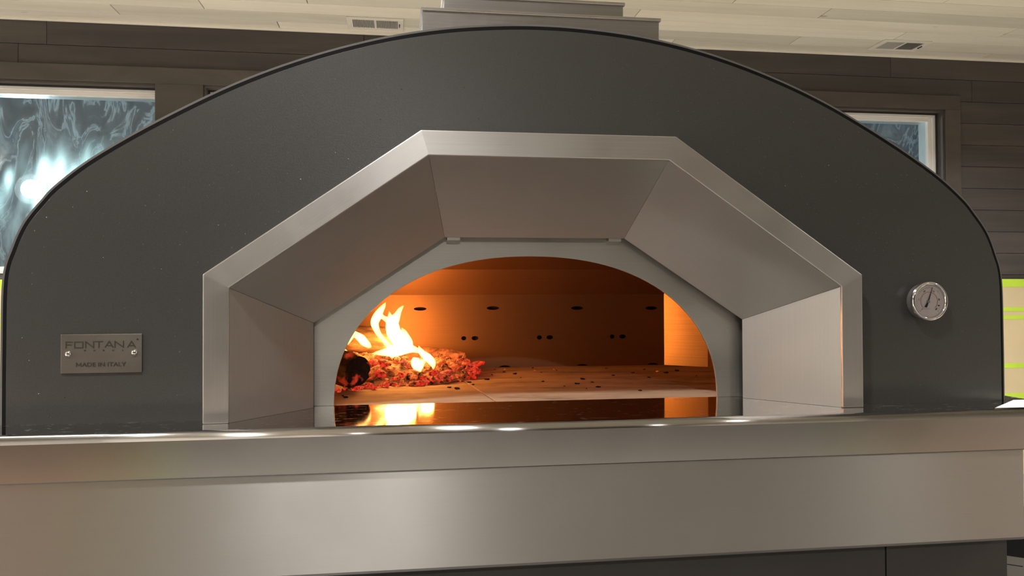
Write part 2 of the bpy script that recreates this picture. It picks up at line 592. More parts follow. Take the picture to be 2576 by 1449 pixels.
def offset_poly(pts, d):
    """open polyline in XZ shifted sideways (left of travel positive)"""
    out = []
    for i, p in enumerate(pts):
        a = pts[max(i - 1, 0)]
        b = pts[min(i + 1, len(pts) - 1)]
        tx, tz = b[0] - a[0], b[1] - a[1]
        l = math.hypot(tx, tz)
        out.append((p[0] - tz / l * d, p[1] + tx / l * d))
    return out


# ------------------------------------------------------------------ the room
def struct(o, label=None):
    return tag(o, label, None, None, 'structure')


XL, XR, YB = -5.2, 5.8, -7.4
fl_ = struct(box('floor', XL, XR, YB, YW + 0.2, FLOOR - 0.1, FLOOR, M['floor']), 'tan floor of the room with dark and brown panels added for the steel to mirror')
box('reflection_panel', -2.4, 2.6, -2.5, 1.0, FLOOR - 0.002, FLOOR + 0.004, M['floor_dark'], fl_, bevel=0.002)  # unseen dark panel, added to darken what the hood steel mirrors
box('reflection_panel', -4.9, 5.4, -7.38, -4.60, FLOOR - 0.002, FLOOR + 0.004, M['floor_dark'], fl_, bevel=0.002)  # unseen too, added so the shelf band mirrors a dark floor
for xa_, xb_ in ((-4.6, -1.70), (2.95, 5.2)):  # unseen brown strips, added to warm the apron's reflection at both ends
    box('reflection_tint', xa_, xb_, -4.58, -2.6, FLOOR - 0.002, FLOOR + 0.002, M['reflection_tint'], fl_)
for xa_ in (-1.74, 2.91):  # unseen lengths, added for the green line mirrored in the apron
    box('floor_tape', xa_, xa_ + 0.08, -4.58, -2.6, FLOOR - 0.001, FLOOR + 0.003, M['tape'], fl_)
struct(box('wall_left', XL - 0.1, XL, YB, YW, FLOOR, CEIL, M['side_wall']), 'tan wall on the left side')
struct(box('wall_right', XR, XR + 0.1, YB, YW, FLOOR, CEIL, M['side_wall']), 'tan wall on the right side')
struct(box('wall_front', XL, XR, YB - 0.1, YB, FLOOR, CEIL, M['back_wall']), 'brown wall behind the viewer')

# ceiling: backing slab, then real planks over the part in view, one more panel in front of it
ROW = 0.145
CY0 = 2.415
ceil = struct(box('ceiling', XL, XR, YB, YW + 0.2, CEIL + 0.012, CEIL + 0.1, M['joint']), 'pale whitewashed plank ceiling')
box('ceiling_panel', XL, XR, YB, CY0 - 0.002, CEIL, CEIL + 0.0125, M['ceiling_wood'], ceil)
cuts = {0: (-1.6, 0.3, 2.6), 1: (-2.2, -0.4, 1.5, 3.4), 2: (-1.3, 0.55, 2.06, 4.1), 3: (-1.85, -0.7, 1.05, 3.3),
        4: (-1.25, 0.9, 2.7), 5: (-1.72, 0.2, 2.12, 4.2), 6: (-0.9, 1.4, 3.5)}
for r in range(7):
    y0 = CY0 + r * ROW
    y1 = min(y0 + ROW, YW + 0.0)
    xs = [-3.6] + list(cuts[r]) + [5.0]
    for a, b in zip(xs, xs[1:]):
        p = box('plank', a + 0.0022, b - 0.0022, y0 + 0.0015, y1 - 0.0015, CEIL, CEIL + 0.0125, M['ceiling_wood'], ceil, bevel=0.0012)
box('cove_strip', -3.6, 5.0, YW - 0.022, YW - 0.001, CEIL - 0.014, CEIL + 0.001, M['ceiling_wood'], ceil, bevel=0.003)

# back wall: backing built round the openings, clad with dark planks
WT, WB = 1.375, 0.30            # window head and sill
OPEN = [(-2.85, -1.538), (-1.315, -0.10), (1.98, 3.24)]
wb_bm = bmesh.new()
xs = [XL] + [v for o_ in OPEN for v in o_] + [XR]
for a, b in zip(xs[::2], xs[1::2]):
    box_bm(a, b, YW + 0.012, YW + 0.14, FLOOR, CEIL, wb_bm)
for a, b in OPEN:
    box_bm(a, b, YW + 0.012, YW + 0.14, FLOOR, WB, wb_bm)
    box_bm(a, b, YW + 0.012, YW + 0.14, WT, CEIL, wb_bm)
wall = struct(finish('wall_back', wb_bm, M['gasket']), 'dark stained plank wall behind the oven')
z1 = CEIL
row = 0
while z1 > FLOOR + 0.02:
    z0 = max(z1 - 0.14, FLOOR)
    spans = [(-3.7, 5.2)]
    if z1 > WB and z0 < WT:
        spans = [(-3.7, OPEN[0][0]), (OPEN[0][1], OPEN[1][0]), (OPEN[1][1], OPEN[2][0]), (OPEN[2][1], 5.2)]
        if z0 < WB:
            z0 = z0  # the sill row is cut to the sides only
    rj = random.Random(row * 11 + 3)
    for a, b in spans:
        x = a
        while x < b - 0.01:
            nx = min(b, x + rj.uniform(1.3, 2.4))
            if b - nx < 0.4:
                nx = b
            off = rj.uniform(0, 0.0025)
            box('plank', x + 0.0008, nx - 0.0008, YW + off, YW + 0.0125, z0 + 0.0012, z1 - 0.0012, M['wall_wood'], wall, bevel=0.0012)
            x = nx
    row += 1
    z1 = z0

# casings: boards standing proud of the planks
def trim(n, x0, x1, z0, z1, label):
    return struct(box('trim_%d' % n, x0, x1, YW - 0.016, YW + 0.001, z0, z1, M['casing_wood'], None, bevel=0.002), label)


trim(1, -3.0, -0.0, WT, WT + 0.09, 'head casing over the left windows')
trim(2, -1.571, -1.315, WB, WT, 'wide casing board between the two left windows')
trim(3, 1.85, 3.345, WT, WT + 0.09, 'head casing over the right window')
trim(4, 3.24, 3.345, WB, WT, 'upright casing at the right of the right window')
trim(5, -3.0, -0.0, WB - 0.09, WB, 'sill casing under the left windows')
trim(6, 1.85, 3.345, WB - 0.09, WB, 'sill casing under the right window')


def window(n, x0, x1, label):
    bm = bmesh.new()                                    # dark jamb lining of the opening
    t = 0.012
    box_bm(x0, x0 + t, YW, YW + 0.14, WB, WT, bm)
    box_bm(x1 - t, x1, YW, YW + 0.14, WB, WT, bm)
    box_bm(x0 + t, x1 - t, YW, YW + 0.14, WT - t, WT, bm)
    box_bm(x0 + t, x1 - t, YW, YW + 0.14, WB, WB + t, bm)
    wn = struct(finish('window_%d' % n, bm, M['casing_wood']), label)
    xa, xb, za, zb = x0 + t, x1 - t, WB + t, WT - t

    def ring(name, y0, y1, w0, mat, inset=0.0):
        ins, w_ = inset, w0
        for nm, b4 in ((name, (xa + ins, xa + ins + w_, za + ins, zb - ins)), (name, (xb - ins - w_, xb - ins, za + ins, zb - ins)),
                       (name, (xa + ins + w_, xb - ins - w_, zb - ins - w_, zb - ins)), (name, (xa + ins + w_, xb - ins - w_, za + ins, za + ins + w_))):
            box(nm, b4[0], b4[1], y0, y1, b4[2], b4[3], mat, wn, bevel=0.002)
    ring('window_gasket', YW + 0.050, YW + 0.058, 0.010, M['gasket'])
    ring('window_frame', YW + 0.058, YW + 0.17, 0.026, M['vinyl'])
    ring('window_sash', YW + 0.075, YW + 0.17, 0.022, M['vinyl'], 0.026)
    gi = 0.05
    bm = bm_poly([(xa + gi, YW + 0.100, za + gi), (xb - gi, YW + 0.100, za + gi), (xb - gi, YW + 0.100, zb - gi), (xa + gi, YW + 0.100, zb - gi)], [(0, 1, 2, 3)])
    finish('window_pane', bm, M['glass'], wn)
    # creased plastic sheeting stretched over the outside
    nx, nz = 90, 70
    vs, fs = [], []
    for j in range(nz + 1):
        for i in range(nx + 1):
            x = x0 - 0.03 + (x1 - x0 + 0.06) * i / nx
            z = WB - 0.03 + (WT - WB + 0.06) * j / nz
            d = 0.020 * noise.noise(Vector((x * 4.0, n * 3.7, z * 1.6))) + 0.010 * noise.noise(Vector((x * 13, n, z * 5)))
            vs.append((x, YW + 0.225 + d, z))
    for j in range(nz):
        for i in range(nx):
            k = j * (nx + 1) + i
            fs.append((k, k + 1, k + nx + 2, k + nx + 1))
    o = finish('plastic_sheet', bm_poly(vs, fs), M['film'], wn, smooth=True)
    return wn


window(1, *OPEN[0], 'left window covered outside with creased clouded plastic')
window(2, *OPEN[1], 'window mostly hidden behind the oven arch')
window(3, *OPEN[2], 'right window covered outside with clouded plastic')

# masking paper with lime tape over the lower wall
mp = thing('masking_paper', (1.0, YW - 0.01, FLOOR), 'kraft masking paper banded with lime green tape over the lower wall', 'paper')
ptop = 0.2862
box('thin_sheet', -3.6, 5.1, YW - 0.020, YW - 0.0175, FLOOR, ptop, M['paper'], mp)
for a, b in ((0.2346, 0.2862), (0.0772, 0.1030), (0.0257, 0.0515), (-0.2884, -0.2575), (-0.51, -0.4503), (-0.80, -0.75)):
    box('tape_strip', -3.6, 5.1, YW - 0.0212, YW - 0.0200, a, b, M['tape'], mp)

# ceiling registers
def register(cx, cy, label):
    r = thing('ceiling_vent', (cx, cy, CEIL), label, 'vent', 'ceiling air registers')
    hw, hd = 0.155, 0.088
    bm = bmesh.new()
    for x0, x1, y0, y1 in ((-hw, hw, -hd, -hd + 0.026), (-hw, hw, hd - 0.026, hd), (-hw, -hw + 0.032, -hd + 0.026, hd - 0.026), (hw - 0.032, hw, -hd + 0.026, hd - 0.026), (-0.006, 0.006, -hd + 0.026, hd - 0.026)):
        box_bm(cx + x0, cx + x1, cy + y0, cy + y1, CEIL - 0.008, CEIL - 0.0005, bm)
    finish('vent_frame', bm, M['white_metal'], r, bevel=0.002)
    for s in (-1, 1):
        a, b = (cx - hw + 0.033, cx - 0.007) if s < 0 else (cx + 0.007, cx + hw - 0.033)
        bm = bmesh.new()
        k = 13
        for i in range(k):
            x = a + (b - a) * (i + 0.5) / k
            q = 0.0035 * s
            y0, y1 = cy - hd + 0.027, cy + hd - 0.027
            v = [bm.verts.new(c) for c in ((x - 0.0012 - q, y0, CEIL - 0.007), (x + 0.0012 - q, y0, CEIL - 0.007), (x + 0.0012 + q, y0, CEIL - 0.0006), (x - 0.0012 + q, y0, CEIL - 0.0006),
                                           (x - 0.0012 - q, y1, CEIL - 0.007), (x + 0.0012 - q, y1, CEIL - 0.007), (x + 0.0012 + q, y1, CEIL - 0.0006), (x - 0.0012 + q, y1, CEIL - 0.0006))]
            for f in ((0, 1, 2, 3), (7, 6, 5, 4), (0, 4, 5, 1), (1, 5, 6, 2), (2, 6, 7, 3), (3, 7, 4, 0)):
                bm.faces.new([v[t] for t in f])
        finish('louver', bm, M['louver'], r)
    box('vent_backing', cx - hw + 0.02, cx + hw - 0.02, cy - hd + 0.02, cy + hd - 0.02, CEIL - 0.0012, CEIL - 0.0002, M['gasket'], r)
    box('vent_lever', cx + hw - 0.025, cx + hw - 0.020, cy - 0.02, cy + 0.02, CEIL - 0.014, CEIL - 0.008, M['gasket'], r, bevel=0.001)


register(-0.36, 3.237, 'white ceiling vent left of the flue boxes')
register(2.80, 3.205, 'white ceiling vent above the right window')

# recessed lamps of the room (the left-hand one is mirrored in the window pane), plus an added row by the window wall
lamp_mat = emitter('lamp_diffuser', LAMP_COL, 10.0)
LAMPS = []
for y, xs_ in ((-1.00, (-3.6, -0.6, 2.9)), (-4.3, (-3.9, -0.2, 3.5)), (1.55, (-3.6, -0.6, 2.4))):  # last row is unseen, added to brighten the ceiling and window wall
    for x in xs_:
        LAMPS.append((x, y))
LAMP_K = [2.6, 0.60, 0.3, 2.4, 2.4, 1.8, 2.3, 2.3, 2.3]
names_x = ['left', 'middle', 'right']
for k, (x, y) in enumerate(LAMPS):
    row_ = 'second' if y > -2 else 'third'
    if y > 1:
        row_ = 'added first'
    d = thing('ceiling_lamp', (x, y, CEIL), 'round recessed ceiling lamp, %s one of the %s row from the window wall' % (names_x[k % 3], row_), 'lamp', 'recessed ceiling lamps')
    bm = bmesh.new()
    n = 28
    rr = [(0.125, CEIL - 0.001), (0.125, CEIL - 0.012), (0.100, CEIL - 0.014), (0.095, CEIL - 0.004)]
    rings = [[bm.verts.new((x + r * math.cos(2 * math.pi * q / n), y + r * math.sin(2 * math.pi * q / n), z)) for q in range(n)] for r, z in rr]
    for a, b in zip(rings, rings[1:]):
        for q in range(n):
            bm.faces.new((a[q], a[(q + 1) % n], b[(q + 1) % n], b[q]))
    finish('lamp_ring', bm, M['white_metal'], d, smooth=True)
    L = bpy.data.lights.new('lamp_light', 'AREA')
    L.shape = 'DISK'
    L.size = 0.19
    L.energy = LAMP_W * LAMP_K[k]
    L.color = LAMP_COL
    L.spread = math.radians(150)
    lo = bpy.data.objects.new('lamp_light', L)
    lo.location = (x, y, CEIL - 0.006)
    COL.objects.link(lo)
    lo.parent = d
    lo.matrix_parent_inverse = Matrix.Translation(d.location).inverted()

# the floodlight in the yard, seen through the plastic
fl = thing('floodlight', (-3.147, 5.5, FLOOR), 'glaring white yard floodlight seen through the left window plastic', 'floodlight')
box('pole', -3.17, -3.12, 5.60, 5.65, FLOOR, 1.00, M['black'], fl, bevel=0.004)
finish('housing', lathe_bm([(0, 0.10), (0.07, 0.10), (0.12, 0.03), (0.12, 0.012), (0.10, 0.012), (0.10, 0.03), (0, 0.03)], (-3.147, 5.5, 1.064), 28), M['black'], fl)
finish('lens', lathe_bm([(0, 0.0), (0.05, 0.004), (0.075, 0.014)], (-3.147, 5.5, 1.064), 28), emitter('flood_lens', (0.82, 1.0, 1.0), 60.0), fl, smooth=True)
for px, py, pz, e in ((-3.147, 5.4, 1.064, 80.0), (0.9, 6.2, 0.5, 230.0)):
    L = bpy.data.lights.new('yard_light', 'POINT')
    L.energy = e
    L.color = (0.80, 0.97, 1.0)
    L.shadow_soft_size = 0.1
    lo = bpy.data.objects.new('yard_light', L)
    lo.location = (px, py, pz)
    COL.objects.link(lo)

# ------------------------------------------------------------------ the oven
oven = thing('pizza_oven', (0, 0.4, FLOOR), 'domed charcoal wood-fired pizza oven with brushed steel hood and shelf', 'oven')

half = [(0.7505, 0.0), (0.7503, 0.10), (0.7485, 0.197), (0.7375, 0.240), (0.7230, 0.274), (0.7010, 0.304), (0.6805, 0.3270), (0.6345, 0.3645), (0.5520, 0.4165),
        (0.4475, 0.4725), (0.3490, 0.5135), (0.2510, 0.5440), (0.1600, 0.5628), (0.0750, 0.5722), (0.0, 0.5750)]
arch = [(v.x, v.y) for v in catmull([(x, z, 0) for x, z in half] + [(-x, z, 0) for x, z in half[::-1][1:]], 6)]
# arch runs right -> left over the top; offset inward is to the left of travel
TRO = [(-0.4832, 0.0), (-0.4832, 0.2032), (-0.1879, 0.4079), (0.1879, 0.4079), (0.4832, 0.2032), (0.4832, 0.0)]
TRI = [(-0.4489, 0.0), (-0.4489, 0.1844), (-0.177, 0.3719), (0.177, 0.3719), (0.4489, 0.1844), (0.4489, 0.0)]
REAR = [(-0.3516, 0.0), (-0.3516, 0.1319), (-0.1478, 0.2668), (0.1478, 0.2668), (0.3516, 0.1319), (0.3516, 0.0)]
YT, YD, YP = -0.0318, 0.1067, 0.125

inner = offset_poly(arch, 0.0065)
inner[0] = (inner[0][0], 0.0)
inner[-1] = (inner[-1][0], 0.0)
hole = [(x * 0.985, z * 0.985) for x, z in TRO]
finish('front_panel', plate_bm(inner + hole, [], 0.0, 0.006), M['coat'], oven, bevel=0.0003)


def band(name, outer, inn, y0, y1, mat):
    """strip following the arch"""
    bm = bmesh.new()
    vo = [[bm.verts.new((x, y, z)) for x, z in outer] for y in (y0, y1)]
    vi = [[bm.verts.new((x, y, z)) for x, z in inn] for y in (y0, y1)]
    for k in range(len(outer) - 1):
        for a, b in ((vo[0], vi[0]), (vi[0], vi[1]), (vi[1], vo[1]), (vo[1], vo[0])):
            bm.faces.new((a[k], a[k + 1], b[k + 1], b[k]))
    for k in (0, -1):
        bm.faces.new((vo[0][k], vi[0][k], vi[1][k], vo[1][k]))
    return finish(name, bm, mat, oven, smooth=False)


band('edge_seal', offset_poly(arch, 0.0), offset_poly(arch, 0.0085), 0.0035, 0.016, M['black'])
band('shell', offset_poly(arch, -0.0036), offset_poly(arch, 0.002), 0.0055, 0.93, M['shell'])
finish('rear_panel', plate_bm(arch, [], 0.925, 0.932), M['shell'], oven)

# hood trim: one welded band of five flat faces
bm = bmesh.new()
loops = [[bm.verts.new((p[0], y, p[1])) for p in P_] for P_, y in ((TRO, YT), (TRI, YT), (TRI, 0.004), (TRO, 0.004))]
for k in range(5):
    for a in range(4):
        b = (a + 1) % 4
        bm.faces.new((loops[a][k], loops[a][k + 1], loops[b][k + 1], loops[b][k]))
for k in (0, 5):
    bm.faces.new([loops[a][k] for a in range(4)])
finish('hood_trim', bm, M['steel_trim'], oven, brush=lambda p: min(((TRO[k + 1][0] - TRO[k][0], 0, TRO[k + 1][1] - TRO[k][1]) for k in range(5)),
       key=lambda b, c=p.center: min((Vector((c.x - (TRO[q][0] + TRO[q + 1][0]) / 2, 0, c.z - (TRO[q][1] + TRO[q + 1][1]) / 2)).length
                                      for q in range(5) if (TRO[q + 1][0] - TRO[q][0], 0, TRO[q + 1][1] - TRO[q][1]) == b), default=9)),
       bevel=0.0016, segs=3)
# hood panels: five flared sheets running back to the arch plate
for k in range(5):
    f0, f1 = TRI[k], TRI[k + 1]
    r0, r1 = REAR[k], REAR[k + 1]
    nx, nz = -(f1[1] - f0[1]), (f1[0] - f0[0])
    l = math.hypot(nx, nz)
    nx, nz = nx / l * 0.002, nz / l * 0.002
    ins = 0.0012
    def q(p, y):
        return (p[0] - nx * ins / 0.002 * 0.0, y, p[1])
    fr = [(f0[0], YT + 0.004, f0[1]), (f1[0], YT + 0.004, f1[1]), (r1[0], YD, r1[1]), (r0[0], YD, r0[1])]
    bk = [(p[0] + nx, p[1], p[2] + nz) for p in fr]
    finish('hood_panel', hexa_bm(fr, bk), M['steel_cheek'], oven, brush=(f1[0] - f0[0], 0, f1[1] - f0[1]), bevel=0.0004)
for sx in (-1, 1):
    bx = 0.133 * sx
    finish('hood_clip', box_bm(bx - 0.011, bx + 0.011, YD + 0.001, YP, 0.262, 0.2685), M['steel_plate'], oven, bevel=0.0015)

# arch plate with its mouth
A, B, NE, CX = 0.3135 * 1.0145, 0.1670 + (0.2368 - 0.1670) * 1.0145, 2.2, -0.004
mouth = []
for k in range(61):
    t = math.pi * k / 60
    c, s = math.cos(t), math.sin(t)
    mouth.append((CX + A * math.copysign(abs(c) ** (2 / NE), c), B * abs(s) ** (2 / NE)))
outer = [(-0.47, 0), (-0.47, 0.20), (-0.30, 0.34), (0.30, 0.34), (0.47, 0.20), (0.47, 0)]
finish('arch_plate', plate_bm(outer + mouth, [], YP, YP + 0.004), M['steel_plate'], oven, bevel=0.0006)

# firing chamber
HW, YBK, YC, XC = 0.53, 0.770, 0.690, 0.445


def oval(cx, cz, rx, rz, n=14):
    return [(cx + rx * math.cos(2 * math.pi * k / n), cz + rz * math.sin(2 * math.pi * k / n)) for k in range(n)]


holes = [oval(-0.385, 0.145, 0.0155, 0.0042), oval(-0.1717, 0.1453, 0.0155, 0.0042), oval(0.0067, 0.1462, 0.0155, 0.0045), oval(0.2194, 0.145, 0.0155, 0.0045), oval(0.412, 0.1438, 0.0155, 0.0045)]
for cx in (-0.0653, -0.0379, 0.1229, 0.1491, 0.3091, 0.336):
    rx = 0.0085 if cx in (-0.0379, 0.1491, 0.336) else 0.0062
    holes.append(oval(cx, 0.0725, rx, 0.0052, 12))
floor_slots = [(-0.16, 0.016), (0.0358, 0.018), (0.2318, 0.018), (0.415, 0.018)]
bottom = [(-XC, -0.004)]
for cx, r in floor_slots:
    for k in range(9):
        t = math.pi - math.pi * k / 8
        bottom.append((cx + r * math.cos(t), -0.004 + 0.0085 * math.sin(t)))
bottom += [(XC, -0.004), (XC, 0.179), (-XC, 0.179)]
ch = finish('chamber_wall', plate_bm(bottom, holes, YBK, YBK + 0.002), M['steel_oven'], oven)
box('slot_backing', -XC, XC, YBK + 0.012, YBK + 0.014, -0.004, 0.18, M['dark'], ch)
for s in (-1, 1):
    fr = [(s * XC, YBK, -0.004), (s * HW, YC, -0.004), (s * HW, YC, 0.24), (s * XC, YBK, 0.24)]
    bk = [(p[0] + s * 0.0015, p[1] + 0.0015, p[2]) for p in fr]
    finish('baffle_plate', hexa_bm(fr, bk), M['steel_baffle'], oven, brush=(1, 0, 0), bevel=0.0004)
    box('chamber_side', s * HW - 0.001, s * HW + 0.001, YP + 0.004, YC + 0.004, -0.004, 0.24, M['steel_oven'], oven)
# roof sheets over the chamber
RZ = 0.345
prof = [(YBK, 0.179), (0.735, 0.240), (0.66, 0.305), (0.54, RZ), (YP + 0.004, RZ)]
bm = bmesh.new()
rows = [[bm.verts.new((x, y, z)) for x in (-HW, HW)] for y, z in prof]
top = [[bm.verts.new((x, y + 0.002, z + 0.002)) for x in (-HW, HW)] for y, z in prof]
for a, b in zip(rows, rows[1:]):
    bm.faces.new((a[0], a[1], b[1], b[0]))
for a, b in zip(top, top[1:]):
    bm.faces.new((a[0], b[0], b[1], a[1]))
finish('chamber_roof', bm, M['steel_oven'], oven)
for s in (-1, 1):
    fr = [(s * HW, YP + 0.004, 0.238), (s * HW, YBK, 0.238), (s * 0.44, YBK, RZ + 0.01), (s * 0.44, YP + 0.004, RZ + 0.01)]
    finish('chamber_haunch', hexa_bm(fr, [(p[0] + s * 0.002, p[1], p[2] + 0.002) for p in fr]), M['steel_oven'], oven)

# hearth stones (real joints, a touch uneven)
jx = [-0.545, -0.491, -0.093, 0.305, 0.545]
for a, b in zip(jx, jx[1:]):
    def jl(x, y, g):
        sl = -0.085 if abs(x) < 0.5 else 0.0
        return x + sl * (y - 0.5) + g
    y0, y1 = YP + 0.006, YBK + 0.02
    g = 0.0012
    dz = random.uniform(-0.0008, 0)
    lo = [(jl(a, y0, g), y0, -0.03), (jl(b, y0, -g), y0, -0.03), (jl(b, y1, -g), y1, -0.03), (jl(a, y1, g), y1, -0.03)]
    hi = [(p[0], p[1], dz) for p in lo]
    finish('hearth_stone', hexa_bm(hi, lo), M['stone'], oven, bevel=0.0015)
box('hearth_base', -0.55, 0.55, YP + 0.004, 0.90, -0.045, -0.0302, M['dark'], oven)

# shelf with a rolled nose and upright band
r = 0.011
YS = -0.092
pr = [(YP + 0.005, 0.0)]
for k in range(9):
    t = math.pi / 2 * k / 8
    pr.append((YS + r - r * math.sin(t), -r + r * math.cos(t)))
pr += [(YS, -0.0585), (YS + 0.0012, -0.0600), (YS + 0.004, -0.0600), (YS + 0.004, -0.012), (YP + 0.005, -0.004)]
bm = bmesh.new()
SW = 0.80
L_ = [[bm.verts.new((x, y, z)) for y, z in pr] for x in (-SW, SW)]
n = len(pr)
for k in range(n):
    bm.faces.new((L_[0][k], L_[1][k], L_[1][(k + 1) % n], L_[0][(k + 1) % n]))
bm.faces.new(L_[0][::-1])
bm.faces.new(L_[1])
sh = finish('shelf', bm, M['steel_shelf'], oven, brush=(1, 0, 0))
sh.data.materials.append(M['steel_band'])
for i, p in enumerate(sh.data.polygons):
    p.use_smooth = 0 < i < 9
    p.material_index = 1 if i > 2 else 0

# apron under the shelf, hemmed at the foot
ya = -0.086
pr = [(ya, -0.055), (ya, -0.191), (ya + 0.0015, -0.1945), (ya + 0.004, -0.196), (ya + 0.02, -0.196), (ya + 0.02, -0.194), (ya + 0.003, -0.193), (ya + 0.003, -0.055)]
bm = bmesh.new()
L_ = [[bm.verts.new((x, y, z)) for y, z in pr] for x in (-0.74, 0.7055)]
n = len(pr)
for k in range(n):
    bm.faces.new((L_[0][k], L_[1][k], L_[1][(k + 1) % n], L_[0][(k + 1) % n]))
bm.faces.new(L_[0][::-1])
bm.faces.new(L_[1])
finish('apron', bm, M['steel_apron'], oven, brush=(1, 0, 0))
box('apron_end', 0.7040, 0.7060, ya + 0.001, 0.0, -0.1945, -0.0605, M['steel_apron'], oven, bevel=0.0006, brush=(0, 1, 0))

# base cabinet: carcass with two front panels
cab = box('base_cabinet', -0.70, 0.715, -0.035, 0.90, FLOOR + 0.08, -0.062, M['cabinet'], oven, bevel=0.002)
sx = at(2229, 1410, -0.041).x
box('cabinet_panel', -0.70, sx - 0.0012, -0.041, -0.0352, FLOOR + 0.09, -0.19, M['cabinet'], oven, bevel=0.001)
box('cabinet_panel', sx + 0.0012, 0.715, -0.041, -0.0352, FLOOR + 0.09, -0.19, M['cabinet'], oven, bevel=0.001)
box('plinth', -0.64, 0.66, 0.03, 0.84, FLOOR, FLOOR + 0.0805, M['black'], oven)

# flue boxes on the crown
def flue_box(x0, x1, y0, y1, z0, z1):
    f = box('flue_box', x0, x1, y0, y1, z0, z1 - 0.004, M['steel_flue'], oven, bevel=0.0012)
    bm = bmesh.new()
    e = 0.0025
    for a in ((x0 - e, x1 + e, y0 - e, y0 + 0.008), (x0 - e, x1 + e, y1 - 0.008, y1 + e), (x0 - e, x0 + 0.008, y0 + 0.008, y1 - 0.008), (x1 - 0.008, x1 + e, y0 + 0.008, y1 - 0.008)):
        box_bm(*a, z1 - 0.005, z1, bm)
    finish('flue_rim', bm, M['steel'], f, bevel=0.0008)


flue_box(-0.184, 0.185, 0.032, 0.40, 0.50, 0.6062)
flue_box(-0.150, 0.136, 0.062, 0.36, 0.55, 0.6400)

# nameplate with engraving and two screws
npl = box('nameplate', -0.6743, -0.5698, -0.0028, -0.0002, 0.0690, 0.1222, M['plate'], oven, bevel=0.0006)
YL = -0.0030


def strokes(name, segs, wd, parent, mat, y=YL):
    bm = bmesh.new()
    for q_, (x0, z0, x1, z1) in enumerate(segs):
        y = y - 0.000006
        dx, dz = x1 - x0, z1 - z0
        l = math.hypot(dx, dz)
        ux, uz = dx / l * wd / 2, dz / l * wd / 2
        nx, nz = -uz, ux
        a = [(x0 - ux + nx, z0 - uz + nz), (x1 + ux + nx, z1 + uz + nz), (x1 + ux - nx, z1 + uz - nz), (x0 - ux - nx, z0 - uz - nz)]
        f = [bm.verts.new((p[0], y - 0.0002, p[1])) for p in a]
        b = [bm.verts.new((p[0], y + 0.0003, p[1])) for p in a]
        bm.faces.new(f)
        bm.faces.new(b[::-1])
        for k in range(4):
            bm.faces.new((f[k], b[k], b[(k + 1) % 4], f[(k + 1) % 4]))
    return finish(name, bm, mat, parent, brush=None)


GLY = {'F': [(0, 0, 0, 1), (0, 1, 1, 1), (0, .52, .85, .52)], 'O': [(0, 0, 1, 0), (1, 0, 1, 1), (1, 1, 0, 1), (0, 1, 0, 0)],
       'N': [(0, 0, 0, 1), (0, 1, 1, 0), (1, 0, 1, 1)], 'T': [(0, 1, 1, 1), (.5, 0, .5, 1)],
       'A': [(0, 0, .5, 1), (.5, 1, 1, 0), (.3, .28, .72, .28)]}


def px_plate(u, v):
    """spot on the nameplate from its place in the close-up crop (10.3 crop pixels per photo pixel)"""
    p = at(130 + u / 10.304, 820 + v / 10.304, YL)
    return p.x, p.z


segs = []
for chx, u0, u1, v0, v1 in (('F', 370, 530, 575, 420), ('O', 595, 805, 570, 418), ('N', 880, 1085, 565, 408), ('T', 1130, 1320, 560, 405), ('A', 1385, 1590, 550, 400), ('N', 1640, 1860, 555, 398), ('A', 1970, 2165, 550, 395)):
    xa, za = px_plate(u0, v0)
    xb, zb = px_plate(u1, v1)
    for s in GLY[chx]:
        segs.append((xa + (xb - xa) * s[0], za + (zb - za) * s[1], xa + (xb - xa) * s[2], za + (zb - za) * s[3]))
strokes('lettering', segs, 0.0013, npl, M['engrave'])


def text(name, s, x, z, width, height, parent, mat, y=YL, bold=0.0, rot=0.0, depth=0.0004):
    cu = bpy.data.curves.new(name, 'FONT')
    cu.body = s
    cu.align_x = 'CENTER'
    cu.align_y = 'CENTER'
    cu.offset = bold
    cu.extrude = 0.02
    cu.resolution_u = 4
    tmp = bpy.data.objects.new(name, cu)
    COL.objects.link(tmp)
    dg = bpy.context.evaluated_depsgraph_get()
    me = bpy.data.meshes.new_from_object(tmp.evaluated_get(dg))
    bpy.data.objects.remove(tmp)
    xs = [v.co.x for v in me.vertices]
    ys = [v.co.y for v in me.vertices]
    sx_ = width / (max(xs) - min(xs))
    sy_ = height / (max(ys) - min(ys))
    mx_, my_ = (max(xs) + min(xs)) / 2, (max(ys) + min(ys)) / 2
    c, s_ = math.cos(rot), math.sin(rot)
    for v in me.vertices:
        a, b = (v.co.x - mx_) * sx_, (v.co.y - my_) * sy_
        v.co = Vector((x + a * c - b * s_, y - v.co.z / 0.02 * depth, z + a * s_ + b * c))
    me.materials.clear()
    me.materials.append(mat)
    return link(bpy.data.objects.new(name, me), parent)


xa, za = px_plate(865, 640)
xb, _ = px_plate(1835, 640)
for k, chx in enumerate('FORNI'):
    text('lettering', chx, xa + (xb - xa) * k / 4, za, 0.0022 if chx != 'I' else 0.0006, 0.0019, npl, M['engrave'])
xa, za = px_plate(630, 1060)
xb, zb = px_plate(1925, 935)
wm = (xb - xa) * 0.108
text('lettering', 'ADE IN ITALY', (xa + wm * 1.08 + xb) / 2, (za + zb) / 2, xb - xa - wm * 1.08, (zb - za) * 0.98, npl, M['engrave'], bold=0.004)
hm = (zb - za) * 0.42
zc_ = (za + zb) / 2
strokes('lettering', [(xa + 0.0006, zc_ - hm, xa + 0.0006, zc_ + hm), (xa + 0.0006, zc_ + hm, xa + wm / 2, zc_ - hm * 0.5), (xa + wm / 2, zc_ - hm * 0.5, xa + wm - 0.0006, zc_ + hm),
                      (xa + wm - 0.0006, zc_ + hm, xa + wm - 0.0006, zc_ - hm)], 0.0011, npl, M['engrave'])
xa, za = px_plate(2225, 345)
